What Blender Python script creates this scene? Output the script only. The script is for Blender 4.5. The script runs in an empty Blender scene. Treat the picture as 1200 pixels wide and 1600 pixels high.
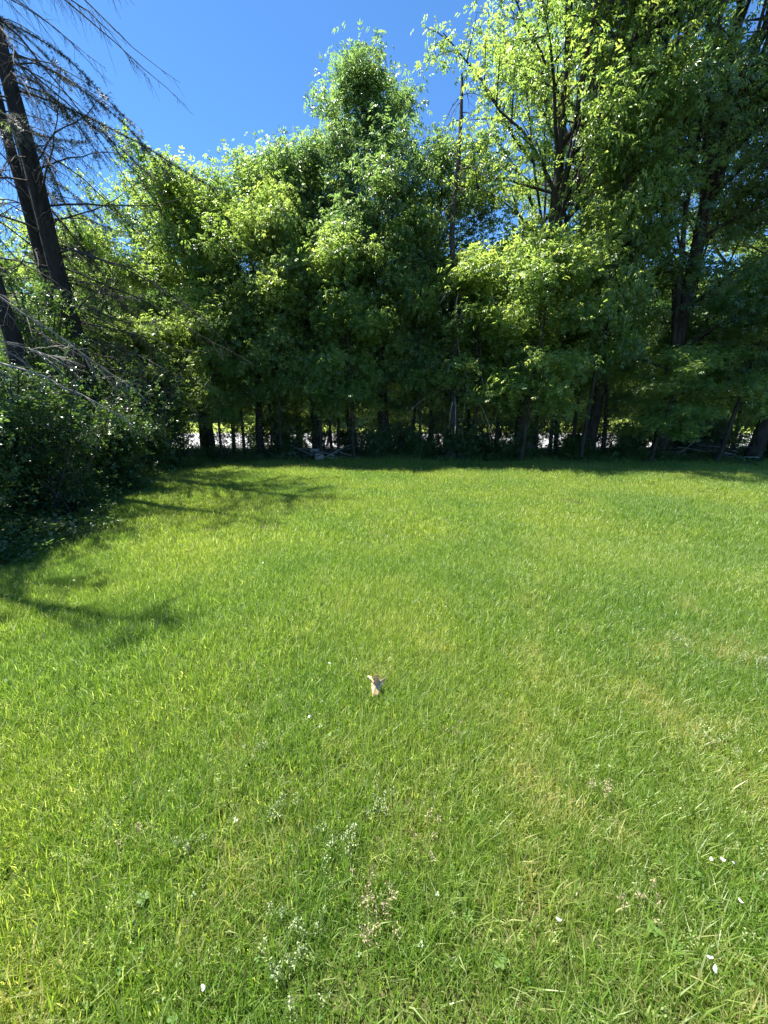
import bpy, math, random
import numpy as np
from mathutils import Vector

# ------------------------------------------------------------------ camera, sky, sun, exposure
S = bpy.context.scene
C = S.collection
cam_d = bpy.data.cameras.new('camera'); cam = bpy.data.objects.new('camera', cam_d); C.objects.link(cam)
cam_d.sensor_fit = 'VERTICAL'; cam_d.sensor_height = 36; cam_d.lens = 14.4
cam_d.clip_start = 0.05; cam_d.clip_end = 2000
cam.location = (0, 0, 1.6); cam.rotation_euler = (math.radians(90 - 14.04), 0, 0)
S.camera = cam

SUN_EL = math.radians(66); SUN_AZ = math.radians(-72)          # azimuth clockwise from +Y
world = bpy.data.worlds.new('World'); S.world = world; world.use_nodes = True
wt = world.node_tree; wt.nodes.clear()
sky = wt.nodes.new('ShaderNodeTexSky'); sky.sky_type = 'NISHITA'; sky.sun_disc = False
sky.sun_elevation = SUN_EL; sky.sun_rotation = SUN_AZ
sky.altitude = 300; sky.air_density = 0.7; sky.dust_density = 0.0; sky.ozone_density = 4.0
bg = wt.nodes.new('ShaderNodeBackground'); bg.inputs['Strength'].default_value = 0.082
wo = wt.nodes.new('ShaderNodeOutputWorld')
tn = wt.nodes.new('ShaderNodeMix'); tn.data_type = 'RGBA'; tn.blend_type = 'MULTIPLY'; tn.inputs[0].default_value = 1; tn.inputs[7].default_value = (.58, .88, 1.04, 1)   # the clear azure of the day
wt.links.new(sky.outputs[0], tn.inputs[6]); wt.links.new(tn.outputs[2], bg.inputs[0]); wt.links.new(bg.outputs[0], wo.inputs[0])

sl = bpy.data.lights.new('sun', 'SUN'); sl.energy = 4.8; sl.angle = math.radians(0.53); sl.color = (1, .955, .87)
so = bpy.data.objects.new('sun', sl); C.objects.link(so)
sd = Vector((math.sin(SUN_AZ) * math.cos(SUN_EL), math.cos(SUN_AZ) * math.cos(SUN_EL), math.sin(SUN_EL)))
so.rotation_euler = sd.to_track_quat('Z', 'Y').to_euler(); so.location = (0, 0, 30)

S.render.engine = 'CYCLES'
S.view_settings.view_transform = 'Standard'; S.view_settings.look = 'None'
S.view_settings.exposure = 1.88; S.view_settings.gamma = 1; S.view_settings.use_curve_mapping = False
S.cycles.max_bounces = 8; S.cycles.diffuse_bounces = 3; S.cycles.transmission_bounces = 5

# ------------------------------------------------------------------ helpers
def rs(seed): return np.random.default_rng(seed)
def nrm(a): return a / np.maximum(np.linalg.norm(a, axis=-1, keepdims=True), 1e-9)

def tag(o, label=None, cat=None, group=None, kind=None):
    if label: o['label'] = label
    if cat: o['category'] = cat
    if group: o['group'] = group
    if kind: o['kind'] = kind
    return o

def empty(name, loc, rz=0.0):
    o = bpy.data.objects.new(name, None); C.objects.link(o)
    o.location = loc; o.rotation_euler = (0, 0, rz); o.empty_display_size = .2
    return o

def mesh_np(name, V, F, mat, tint=None, smooth=True, col=None):
    """V (n,3), F (m,k) arrays -> mesh"""
    me = bpy.data.meshes.new(name)
    V = np.asarray(V, dtype=np.float32); F = np.asarray(F, dtype=np.int32)
    m, k = F.shape
    me.vertices.add(len(V)); me.vertices.foreach_set('co', V.ravel())
    me.loops.add(m * k); me.loops.foreach_set('vertex_index', F.ravel())
    me.polygons.add(m); me.polygons.foreach_set('loop_start', np.arange(0, m * k, k, dtype=np.int32))
    me.polygons.foreach_set('loop_total', np.full(m, k, dtype=np.int32))
    if smooth: me.polygons.foreach_set('use_smooth', np.ones(m, dtype=bool))
    if tint is not None:
        a = me.attributes.new('tint', 'FLOAT', 'POINT'); a.data.foreach_set('value', np.asarray(tint, dtype=np.float32))
    if col is not None:
        a = me.attributes.new('hue', 'FLOAT_COLOR', 'POINT')
        a.data.foreach_set('color', np.asarray(np.c_[col, np.ones(len(col))], dtype=np.float32).ravel())
    me.materials.append(mat); me.update(); me.validate()
    return me

def obj(name, me, parent=None):
    o = bpy.data.objects.new(name, me); C.objects.link(o)
    if parent is not None: o.parent = parent
    return o

class Tubes:
    def __init__(s): s.V = []; s.F = []; s.n = 0
    def add(s, P, R, sides=5, rough=0.0, g=None):
        P = np.asarray(P, float); R = np.asarray(R, float); n = len(P)
        T = nrm(np.gradient(P, axis=0))
        ref = np.array([1., 0, 0]) if abs(T[0, 0]) < .8 else np.array([0, 1., 0])
        A = nrm(np.cross(T, ref)); B = np.cross(T, A)
        th = np.linspace(0, 2 * math.pi, sides, endpoint=False)
        rr = R[:, None] * np.ones((n, sides))
        if rough and g is not None: rr = rr * (1 + rough * g.normal(size=(n, sides)))
        V = P[:, None] + rr[..., None] * (np.cos(th)[None, :, None] * A[:, None] + np.sin(th)[None, :, None] * B[:, None])
        i = np.arange(n - 1)[:, None] * sides; j = np.arange(sides)[None]; j2 = (j + 1) % sides
        F = np.stack([i + j, i + j2, i + sides + j2, i + sides + j], -1).reshape(-1, 4)
        s.V.append(V.reshape(-1, 3)); s.F.append(F + s.n); s.n += n * sides
        return s
    def build(s, name, mat, parent=None):
        return obj(name, mesh_np(name, np.concatenate(s.V), np.concatenate(s.F), mat), parent)

def path(p0, d, L, n=5, droop=0.0, wob=0.0, g=None, lift=0.0):
    p0 = np.asarray(p0, float); d = nrm(np.asarray(d, float)); t = np.linspace(0, 1, n)[:, None]
    P = p0 + d * L * t
    P[:, 2] += (-droop * L * t ** 2 + lift * L * t ** 4)[:, 0]
    if wob: P[1:] += np.cumsum(g.normal(size=(n - 1, 3)) * wob * L / n, axis=0)
    return P

# leaf templates: local x = side, y = along leaf, z = normal
def compound(pairs=2, ll=.42, lw=.19, droop=.25):
    V = []; F = []
    def leaflet(bx, by, ang, sc=1.0):
        n = len(V); ca, sa = math.cos(ang), math.sin(ang)
        for (u, v, w) in ((0, 0, 0), (-lw / 2 * sc, .45 * ll * sc, .05), (0, ll * sc, -.12), (lw / 2 * sc, .45 * ll * sc, .05)):
            x = bx + u * ca + v * sa; y = by - u * sa + v * ca
            V.append((x, y, w - droop * (x * x + y * y)))
        F.extend([(n, n + 3, n + 2), (n, n + 2, n + 1)])
    for k in range(pairs):
        by = .22 + .4 * k / max(1, pairs - 1) if pairs > 1 else .4
        leaflet(0, by, 1.0); leaflet(0, by, -1.0)
    leaflet(0, .58, 0, 1.05)
    return np.array(V), np.array(F)
def sprig(n=4, ll=.34, lw=.2, seed=0):
    g = rs(seed); V = []; F = []
    for k in range(n):
        a = (1 if k % 2 else -1) * g.uniform(.5, 1.2) if k < n - 1 else 0.0
        by = k / n * .75; n0 = len(V); ca, sa = math.cos(a), math.sin(a); tz = g.uniform(-.1, .15)
        for (u, v, w) in ((0, 0, 0), (-lw / 2, .3 * ll, .03), (-lw * .42, .65 * ll, .03), (0, ll, -.04), (lw * .42, .65 * ll, .03), (lw / 2, .3 * ll, .03)):
            V.append((u * ca + v * sa, by - u * sa + v * ca, w + tz * v / ll))
        F.extend([(n0, n0 + 5, n0 + 4), (n0, n0 + 4, n0 + 3), (n0, n0 + 3, n0 + 2), (n0, n0 + 2, n0 + 1)])
    return np.array(V), np.array(F)
T_ASH = compound(2, .44, .20); T_ASH_LONG = compound(2, .5, .16, .45); T_SHRUB = sprig(4); T_SPARSE = sprig(3, .4, .24, 4)

def leaves(name, pos, axis, normal, size, tmpl, mat, parent, tint):
    TV, TF = tmpl
    y = nrm(axis); x = nrm(np.cross(y, normal)); z = np.cross(x, y)
    V = pos[:, None] + size[:, None, None] * (TV[None, :, 0:1] * x[:, None] + TV[None, :, 1:2] * y[:, None] + TV[None, :, 2:3] * z[:, None])
    F = TF[None] + (np.arange(len(pos)) * len(TV))[:, None, None]
    return obj(name, mesh_np(name, V.reshape(-1, 3), F.reshape(-1, 3), mat, np.repeat(tint, len(TV)), smooth=False), parent)

# ------------------------------------------------------------------ materials
def new_mat(name):
    m = bpy.data.materials.new(name); m.use_nodes = True; nt = m.node_tree; nt.nodes.clear()
    out = nt.nodes.new('ShaderNodeOutputMaterial')
    def N(t, **kw):
        n = nt.nodes.new(t)
        for k, v in kw.items():
            if k.startswith('i_'): n.inputs[k[2:].replace('_', ' ')].default_value = v
            else: setattr(n, k, v)
        return n
    return m, nt, out, N
def ramp(nt, N, src, stops):
    r = N('ShaderNodeValToRGB'); e = r.color_ramp.elements
    while len(e) < len(stops): e.new(.5)
    for el, (p, c) in zip(e, stops): el.position = p; el.color = (*c, 1)
    nt.links.new(src, r.inputs[0]); return r

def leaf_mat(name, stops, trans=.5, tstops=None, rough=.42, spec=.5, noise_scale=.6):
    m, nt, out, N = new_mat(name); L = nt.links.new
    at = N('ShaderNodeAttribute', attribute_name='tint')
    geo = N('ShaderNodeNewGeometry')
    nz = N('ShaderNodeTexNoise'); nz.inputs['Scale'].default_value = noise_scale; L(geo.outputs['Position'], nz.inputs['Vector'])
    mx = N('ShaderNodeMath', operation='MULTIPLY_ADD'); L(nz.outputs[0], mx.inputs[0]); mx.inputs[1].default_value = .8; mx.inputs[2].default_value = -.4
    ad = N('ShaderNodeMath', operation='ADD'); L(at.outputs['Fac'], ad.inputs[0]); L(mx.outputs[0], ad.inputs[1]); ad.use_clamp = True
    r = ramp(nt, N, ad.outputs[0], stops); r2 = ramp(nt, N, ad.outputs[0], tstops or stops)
    p = N('ShaderNodeBsdfPrincipled'); L(r.outputs[0], p.inputs['Base Color']); p.inputs['Roughness'].default_value = rough
    p.inputs['Specular IOR Level'].default_value = spec
    t = N('ShaderNodeBsdfTranslucent'); L(r2.outputs[0], t.inputs[0])
    mix = N('ShaderNodeMixShader'); mix.inputs[0].default_value = trans
    L(p.outputs[0], mix.inputs[1]); L(t.outputs[0], mix.inputs[2]); L(mix.outputs[0], out.inputs[0])
    return m

M = {}
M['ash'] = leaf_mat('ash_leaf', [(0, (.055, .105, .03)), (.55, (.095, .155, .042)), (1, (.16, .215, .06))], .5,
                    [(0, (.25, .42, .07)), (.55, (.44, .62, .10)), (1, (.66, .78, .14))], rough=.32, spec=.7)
M['ash_cool'] = leaf_mat('ash_leaf_cool', [(0, (.05, .10, .042)), (.6, (.085, .14, .055)), (1, (.13, .185, .06))], .45,
                    [(0, (.20, .38, .09)), (.6, (.35, .54, .12)), (1, (.54, .68, .13))], rough=.3, spec=.75)
M['ash_young'] = leaf_mat('ash_leaf_young', [(0, (.065, .12, .03)), (.5, (.11, .17, .045)), (1, (.18, .24, .06))], .5,
                    [(0, (.28, .45, .08)), (.5, (.46, .64, .11)), (1, (.70, .80, .15))], rough=.34, spec=.6)
M['shrub'] = leaf_mat('shrub_leaf', [(0, (.045, .085, .03)), (.7, (.075, .125, .04)), (1, (.13, .19, .055))], .38,
                    [(0, (.11, .22, .04)), (.7, (.20, .34, .05)), (1, (.34, .48, .07))], rough=.3, spec=.6)
M['needle'] = leaf_mat('spruce_needle', [(0, (.025, .05, .025)), (1, (.06, .09, .035))], .1, rough=.5)
M['far_leaf'] = leaf_mat('far_leaf', [(0, (.035, .075, .018)), (1, (.07, .125, .028))], .4, [(0, (.07, .17, .02)), (1, (.15, .26, .03))], noise_scale=.2)

def bark_mat(name, c0, c1, scale=14, bump=.5):
    m, nt, out, N = new_mat(name); L = nt.links.new
    tc = N('ShaderNodeTexCoord'); mp = N('ShaderNodeMapping'); mp.inputs['Scale'].default_value = (1, 1, .22); L(tc.outputs['Object'], mp.inputs[0])
    nz = N('ShaderNodeTexNoise'); nz.inputs['Scale'].default_value = scale; nz.inputs['Detail'].default_value = 6; nz.inputs['Roughness'].default_value = .65
    L(mp.outputs[0], nz.inputs['Vector'])
    n2 = N('ShaderNodeTexNoise'); n2.inputs['Scale'].default_value = 2.2; L(tc.outputs['Object'], n2.inputs['Vector'])
    ad = N('ShaderNodeMath', operation='MULTIPLY_ADD'); L(n2.outputs[0], ad.inputs[0]); ad.inputs[1].default_value = .5
    sb = N('ShaderNodeMath', operation='SUBTRACT'); L(nz.outputs[0], sb.inputs[0]); sb.inputs[1].default_value = .25; L(sb.outputs[0], ad.inputs[2])
    r = ramp(nt, N, ad.outputs[0], [(.3, c0), (.7, c1)])
    bp = N('ShaderNodeBump'); bp.inputs['Strength'].default_value = bump; bp.inputs['Distance'].default_value = .02; L(nz.outputs[0], bp.inputs['Height'])
    p = N('ShaderNodeBsdfPrincipled'); p.inputs['Roughness'].default_value = .9; p.inputs['Specular IOR Level'].default_value = .2
    L(r.outputs[0], p.inputs['Base Color']); L(bp.outputs[0], p.inputs['Normal']); L(p.outputs[0], out.inputs[0])
    return m
M['bark'] = bark_mat('ash_bark', (.02, .016, .012), (.08, .066, .05))
M['bark_dark'] = bark_mat('spruce_bark', (.014, .013, .012), (.05, .044, .04), 22)
M['dead'] = bark_mat('dead_wood', (.16, .14, .115), (.42, .38, .33), 25, .3)
M['twig'] = bark_mat('dead_twig', (.03, .026, .022), (.09, .078, .066), 18, .2)

# grass: colour comes from the blade, wandering with the ground it grows on
def grass_mat():
    m, nt, out, N = new_mat('grass_blade'); L = nt.links.new
    at = N('ShaderNodeAttribute', attribute_name='hue'); tt = N('ShaderNodeAttribute', attribute_name='tint')
    geo = N('ShaderNodeNewGeometry')
    n1 = N('ShaderNodeTexNoise'); n1.inputs['Scale'].default_value = .55; n1.inputs['Detail'].default_value = 3; L(geo.outputs['Position'], n1.inputs['Vector'])
    n2 = N('ShaderNodeTexNoise'); n2.inputs['Scale'].default_value = 2.3; n2.inputs['Detail'].default_value = 3; L(geo.outputs['Position'], n2.inputs['Vector'])
    # fresh / yellowish wandering
    r1 = ramp(nt, N, n1.outputs[0], [(.36, (.78, .9, .85)), (.64, (1.2, 1.12, 1.05))])
    mul = N('ShaderNodeMix', data_type='RGBA', blend_type='MULTIPLY'); mul.inputs[0].default_value = 1
    L(at.outputs['Color'], mul.inputs[6]); L(r1.outputs[0], mul.inputs[7])
    # dry blades where noise is high and the blade's own number is high; drier close to the near right
    sep = N('ShaderNodeSeparateXYZ'); L(geo.outputs['Position'], sep.inputs[0])
    yx = N('ShaderNodeMapRange'); yx.inputs[1].default_value = 5.0; yx.inputs[2].default_value = .8; yx.inputs[3].default_value = 0; yx.inputs[4].default_value = .24; L(sep.outputs[1], yx.inputs[0])
    xx = N('ShaderNodeMapRange'); xx.inputs[1].default_value = -1.6; xx.inputs[2].default_value = 1.2; xx.inputs[3].default_value = -.05; xx.inputs[4].default_value = .1; L(sep.outputs[0], xx.inputs[0])
    s1 = N('ShaderNodeMath', operation='ADD'); L(n2.outputs[0], s1.inputs[0]); L(yx.outputs[0], s1.inputs[1])
    s2 = N('ShaderNodeMath', operation='ADD'); L(s1.outputs[0], s2.inputs[0]); L(xx.outputs[0], s2.inputs[1])
    s3 = N('ShaderNodeMath', operation='MULTIPLY_ADD'); L(tt.outputs['Fac'], s3.inputs[0]); s3.inputs[1].default_value = .55; L(s2.outputs[0], s3.inputs[2])
    dr = N('ShaderNodeMapRange'); dr.inputs[1].default_value = 1.22; dr.inputs[2].default_value = 1.42; L(s3.outputs[0], dr.inputs[0])
    mx = N('ShaderNodeMix', data_type='RGBA'); L(dr.outputs[0], mx.inputs[0]); L(mul.outputs[2], mx.inputs[6]); mx.inputs[7].default_value = (.40, .36, .17, 1)
    p = N('ShaderNodeBsdfPrincipled'); p.inputs['Roughness'].default_value = .38; p.inputs['Specular IOR Level'].default_value = .45
    L(mx.outputs[2], p.inputs['Base Color'])
    t = N('ShaderNodeBsdfTranslucent'); g = N('ShaderNodeMix', data_type='RGBA', blend_type='MULTIPLY'); g.inputs[0].default_value = 1
    L(mx.outputs[2], g.inputs[6]); g.inputs[7].default_value = (2.05, 2.05, 1.0, 1); L(g.outputs[2], t.inputs[0])
    mix = N('ShaderNodeMixShader'); mix.inputs[0].default_value = .5
    L(p.outputs[0], mix.inputs[1]); L(t.outputs[0], mix.inputs[2]); L(mix.outputs[0], out.inputs[0])
    return m
M['grass'] = grass_mat()

def ground_mat(name, stops, s1=1.2, s2=30, bump=.4, rough=.95):
    m, nt, out, N = new_mat(name); L = nt.links.new
    geo = N('ShaderNodeNewGeometry')
    a = N('ShaderNodeTexNoise'); a.inputs['Scale'].default_value = s1; a.inputs['Detail'].default_value = 5; L(geo.outputs['Position'], a.inputs['Vector'])
    b = N('ShaderNodeTexNoise'); b.inputs['Scale'].default_value = s2; b.inputs['Detail'].default_value = 4; L(geo.outputs['Position'], b.inputs['Vector'])
    ad = N('ShaderNodeMath', operation='ADD'); L(a.outputs[0], ad.inputs[0]); L(b.outputs[0], ad.inputs[1])
    hf = N('ShaderNodeMath', operation='MULTIPLY'); L(ad.outputs[0], hf.inputs[0]); hf.inputs[1].default_value = .5
    r = ramp(nt, N, hf.outputs[0], stops)
    bp = N('ShaderNodeBump'); bp.inputs['Strength'].default_value = bump; bp.inputs['Distance'].default_value = .02; L(b.outputs[0], bp.inputs['Height'])
    p = N('ShaderNodeBsdfPrincipled'); p.inputs['Roughness'].default_value = rough; p.inputs['Specular IOR Level'].default_value = .2
    L(r.outputs[0], p.inputs['Base Color']); L(bp.outputs[0], p.inputs['Normal']); L(p.outputs[0], out.inputs[0])
    return m
M['soil'] = ground_mat('lawn_soil', [(.42, (.03, .04, .01)), (.5, (.05, .06, .016)), (.58, (.09, .08, .035))])
M['litter'] = ground_mat('leaf_litter', [(.38, (.03, .022, .014)), (.5, (.07, .05, .03)), (.62, (.15, .11, .07))], 2.5, 45, .8)
M['road'] = ground_mat('worn_asphalt', [(.35, (.27, .265, .27)), (.6, (.36, .355, .36))], .5, 60, .15)
M['gravel'] = ground_mat('verge_gravel', [(.35, (.12, .11, .09)), (.6, (.3, .28, .25))], 3, 70, .5)
M['farlawn'] = ground_mat('far_lawn', [(.35, (.14, .2, .03)), (.6, (.24, .3, .06))], .3, 12, .5)

def plain(name, c, rough=.6, trans=0.0, noise=0.15, sc=40):
    m, nt, out, N = new_mat(name); L = nt.links.new
    tc = N('ShaderNodeTexCoord'); nz = N('ShaderNodeTexNoise'); nz.inputs['Scale'].default_value = sc; nz.inputs['Detail'].default_value = 4
    L(tc.outputs['Object'], nz.inputs['Vector'])
    r = ramp(nt, N, nz.outputs[0], [(.3, tuple(x * (1 - noise * 2) for x in c)), (.7, tuple(min(1, x * (1 + noise)) for x in c))])
    p = N('ShaderNodeBsdfPrincipled'); p.inputs['Roughness'].default_value = rough; L(r.outputs[0], p.inputs['Base Color'])
    if trans:
        t = N('ShaderNodeBsdfTranslucent'); L(r.outputs[0], t.inputs[0]); mix = N('ShaderNodeMixShader'); mix.inputs[0].default_value = trans
        L(p.outputs[0], mix.inputs[1]); L(t.outputs[0], mix.inputs[2]); L(mix.outputs[0], out.inputs[0])
    else: L(p.outputs[0], out.inputs[0])
    return m
M['dryleaf'] = plain('dry_leaf', (.74, .52, .31), .7, .25, .3, 60)
M['petal'] = plain('white_petal', (.55, .55, .5), .6, .2, .05)
M['weed'] = plain('broad_weed_leaf', (.10, .19, .025), .6, .4, .15, 20)
M['weed_bright'] = plain('bright_weed_leaf', (.22, .34, .03), .45, .5, .1, 20)
M['straw'] = plain('dry_straw', (.42, .33, .18), .7, .2, .2)

# ------------------------------------------------------------------ the ground
LEFT = [(-3.2, -1.0), (-3.6, 2.0), (-3.9, 3.8), (-4.2, 5.3), (-4.9, 7.6), (-5.7, 10.2), (-5.3, 11.6), (-3.6, 12.5)]
def left_edge(y):
    ys = [p[1] for p in LEFT]; xs = [p[0] for p in LEFT]
    return np.interp(y, ys, xs)
def back_edge(x): return np.interp(x, [-6, -3.6, -1, 2, 5, 9, 14], [11.9, 12.45, 12.7, 12.5, 12.3, 11.9, 11.5])
def ground_z(x, y):
    x = np.asarray(x, float); y = np.asarray(y, float)
    z = .05 * np.sin(x * .55 + 1) * np.sin(y * .5) * np.clip((16 - y) / 4, 0, 1) + .02 * np.sin(x * 1.7 + y * 1.1) * np.clip((16 - y) / 4, 0, 1)
    z = z + np.clip((y - 30) / 14, 0, 1) ** 1.5 * 1.6 + np.clip((y - 44) / 200, 0, 1) * 3
    z = z - .12 * np.exp(-((y - 16.6) / .5) ** 2)
    return z
def sheet(name, xs, ys, mat, dz=0.0, zf=ground_z):
    X, Y = np.meshgrid(xs, ys); Z = zf(X, Y) + dz
    V = np.stack([X, Y, Z], -1).reshape(-1, 3); nx, ny = len(xs), len(ys)
    i = (np.arange(ny - 1)[:, None] * nx + np.arange(nx - 1)[None]).ravel()
    F = np.stack([i, i + 1, i + nx + 1, i + nx], -1)
    return obj(name, mesh_np(name, V, F, mat))
xs = np.r_[-400, -200, -100, -60, np.arange(-40, 41, .5), 60, 100, 200, 400]
ys = np.r_[-200, -60, -20, np.arange(-8, 46, .35), 50, 60, 80, 120, 250, 600]
g0 = sheet('ground', xs, ys, M['litter']); g0['kind'] = 'structure'
# lawn soil sheet with the shape of the lawn
yy = np.arange(-4, 12.9, .3); V = []; F = []; nx = 40
for y in yy:
    a = float(left_edge(y)); b = 16.0
    for k in range(nx):
        x = a + (b - a) * k / (nx - 1); yb = min(y, float(back_edge(x))); V.append((x, yb, float(ground_z(x, yb)) + .006))
for r in range(len(yy) - 1):
    for k in range(nx - 1):
        i = r * nx + k; F.append((i, i + 1, i + nx + 1, i + nx))
lw = obj('lawn_soil', mesh_np('lawn_soil', V, F, M['soil'])); lw['kind'] = 'structure'
rd = sheet('road', np.arange(-90, 91, 3.), np.arange(17.2, 28.3, .5), M['road'], .02, lambda x, y: 0 * x - .0 + .03 * (1 - ((y - 22.5) / 6) ** 2)); rd['kind'] = 'structure'
vg = sheet('road_verge', np.arange(-90, 91, 3.), np.array([28.2, 28.8, 29.3]), M['gravel'], .014, lambda x, y: 0 * x); vg['kind'] = 'structure'
fl = sheet('far_lawn', np.arange(-120, 121, 3.), np.r_[np.arange(29.2, 48, .6), 60], M['farlawn'], .02); fl['kind'] = 'structure'

# ------------------------------------------------------------------ grass (one object per kind of ground cover, instanced patches)
def blade_mesh(name, seed, n, size, hmin, hmax, w, mat, lean=.35, base=None, seedheads=0, clover=0, col=None):
    g = rs(seed)
    col = col or [(.098, .17, .024), (.15, .23, .040), (.225, .29, .08), (.34, .38, .19)]
    p = g.uniform(-size / 2, size / 2, (n, 2)); h = g.uniform(hmin, hmax, n) * g.uniform(.7, 1.1, n)
    az = g.uniform(0, 6.283, n); ln = np.abs(g.normal(lean, .3, n)).clip(0, 1.3); fa = az + g.normal(0, .9, n) + 1.57
    d = np.stack([np.cos(az), np.sin(az)], -1); s = np.stack([np.cos(fa), np.sin(fa)], -1)
    ww = w * g.uniform(.6, 1.35, n)
    V = np.zeros((n, 5, 3))
    for k, (t, wk) in enumerate([(0, .8), (0, .8), (.55, 1), (.55, 1), (1, 0)]):
        off = ln * h * (t ** 1.7); sg = (-1 if k % 2 == 0 else 1) * wk / 2
        V[:, k, 0] = p[:, 0] + d[:, 0] * off + s[:, 0] * ww * sg
        V[:, k, 1] = p[:, 1] + d[:, 1] * off + s[:, 1] * ww * sg
        V[:, k, 2] = h * t * np.sqrt(1 - (ln * .6).clip(0, .9) ** 2) * (1 - .25 * ln * t)
    F = np.array([(0, 1, 3), (0, 3, 2), (2, 3, 4)])[None] + (np.arange(n) * 5)[:, None, None]
    ci = g.choice(len(col), n, p=[.3, .36, .24, .10]); cc = np.array(col)[ci] * g.uniform(.8, 1.2, (n, 1))
    tint = g.uniform(0, 1, n)
    Vs = [V.reshape(-1, 3)]; Fs = [F.reshape(-1, 3)]; Cs = [np.repeat(cc, 5, 0)]; Ts = [np.repeat(tint, 5)]; nn = n * 5
    for k in range(seedheads):
        x, y = g.uniform(-size / 2, size / 2, 2); a = g.uniform(0, 6.28); H = g.uniform(hmax * .9, hmax * 1.5); dx, dy = math.cos(a) * .35 * H, math.sin(a) * .35 * H
        q = [(x - .0012, y, 0), (x + .0012, y, 0), (x + dx, y + dy, H)]; Vs.append(np.array(q)); Fs.append(np.array([[nn, nn + 1, nn + 2]])); Cs.append(np.tile((.3, .32, .14), (3, 1))); Ts.append(np.zeros(3)); nn += 3
        for j in range(g.integers(9, 16)):
            f = g.uniform(.68, 1.0); c = np.array([x + dx * f, y + dy * f, H * f]) + g.normal(0, .006, 3); r = .0036
            o1 = g.normal(0, 1, 3); o1 /= np.linalg.norm(o1); o2 = np.cross(o1, g.normal(0, 1, 3)); o2 /= np.linalg.norm(o2)
            Vs.append(np.array([c - o1 * r, c + o2 * r * .5, c + o1 * r, c - o2 * r * .5])); Fs.append(np.array([[nn, nn + 1, nn + 2], [nn, nn + 2, nn + 3]]))
            Cs.append(np.tile((.36, .40, .19), (4, 1))); Ts.append(np.zeros(4)); nn += 4
    for k in range(clover):
        x, y = g.uniform(-size / 2, size / 2, 2); H = g.uniform(.02, hmax * .6); a0 = g.uniform(0, 6.28); r = g.uniform(.006, .010)
        tilt = g.normal(0, .35, 2); cl = np.array((.11, .2, .05)) * g.uniform(.8, 1.3)
        for j in range(3):
            a = a0 + j * 2.094; pts = []
            for (u, v) in ((0, 0), (-.5, .6), (-.35, 1.05), (.35, 1.05), (.5, .6)):
                lx = (u * math.cos(a) + v * math.sin(a)) * r; ly = (-u * math.sin(a) + v * math.cos(a)) * r
                pts.append((x + lx, y + ly, H + tilt[0] * lx + tilt[1] * ly))
            Vs.append(np.array(pts)); Fs.append(np.array([[nn, nn + 1, nn + 2], [nn, nn + 2, nn + 3], [nn, nn + 3, nn + 4]])); Cs.append(np.tile(cl, (5, 1))); Ts.append(np.zeros(5)); nn += 5
    me = mesh_np(name, np.concatenate(Vs), np.concatenate(Fs), mat, np.concatenate(Ts), True, np.concatenate(Cs))
    return bpy.data.objects.new(name, me)

def scatter(name, pts, rot, scale, idx, protos, label_kind='stuff'):
    col = bpy.data.collections.new(name + '_patches')
    for p in sorted(protos, key=lambda o: o.name): col.objects.link(p)
    me = bpy.data.meshes.new(name); n = len(pts)
    me.vertices.add(n); me.vertices.foreach_set('co', np.asarray(pts, dtype=np.float32).ravel())
    for nm, ty, arr in (('rz', 'FLOAT', rot), ('sc', 'FLOAT', scale)):
        a = me.attributes.new(nm, ty, 'POINT'); a.data.foreach_set('value', np.asarray(arr, dtype=np.float32))
    a = me.attributes.new('pick', 'INT', 'POINT'); a.data.foreach_set('value', np.asarray(idx, dtype=np.int32))
    o = obj(name, me); o['kind'] = label_kind
    ng = bpy.data.node_groups.new(name + '_nodes', 'GeometryNodeTree')
    ng.interface.new_socket('Geometry', in_out='INPUT', socket_type='NodeSocketGeometry')
    ng.interface.new_socket('Geometry', in_out='OUTPUT', socket_type='NodeSocketGeometry')
    N = ng.nodes.new; L = ng.links.new
    gi = N('NodeGroupInput'); go = N('NodeGroupOutput'); ip = N('GeometryNodeInstanceOnPoints')
    ci = N('GeometryNodeCollectionInfo'); ci.inputs[0].default_value = col; ci.inputs[1].default_value = True; ci.inputs[2].default_value = True
    ip.inputs['Pick Instance'].default_value = True
    def na(nm, ty):
        q = N('GeometryNodeInputNamedAttribute'); q.data_type = ty; q.inputs[0].default_value = nm; return q
    r = na('rz', 'FLOAT'); s = na('sc', 'FLOAT'); k = na('pick', 'INT')
    cx = N('ShaderNodeCombineXYZ'); L(r.outputs['Attribute'], cx.inputs[2])
    L(gi.outputs[0], ip.inputs['Points']); L(ci.outputs[0], ip.inputs['Instance']); L(k.outputs['Attribute'], ip.inputs['Instance Index'])
    L(cx.outputs[0], ip.inputs['Rotation']); L(s.outputs['Attribute'], ip.inputs['Scale']); L(ip.outputs[0], go.inputs[0])
    md = o.modifiers.new('patches', 'NODES'); md.node_group = ng
    return o

def jit_grid(x0, x1, y0, y1, step, g, jit=.5):
    X, Y = np.meshgrid(np.arange(x0, x1, step), np.arange(y0, y1, step))
    X = X + g.uniform(-jit, jit, X.shape) * step; Y = Y + g.uniform(-jit, jit, Y.shape) * step
    return X.ravel(), Y.ravel()
g = rs(11)
near = [blade_mesh('grass_patch_near_%d' % k, 100 + k, 1050, .34, .03, .105, .0030, M['grass'], .5, seedheads=(1, 1, 5, 1, 13, 3, 2, 7)[k], clover=(1, 0, 4, 14, 3, 0, 9, 3)[k]) for k in range(8)]
X, Y = jit_grid(-4.5, 5.5, -.6, 4.6, .17, g, .3)
keep = (X > left_edge(Y) - .1) & (np.abs(X) < Y + 1.6)
X, Y = X[keep], Y[keep]
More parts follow.
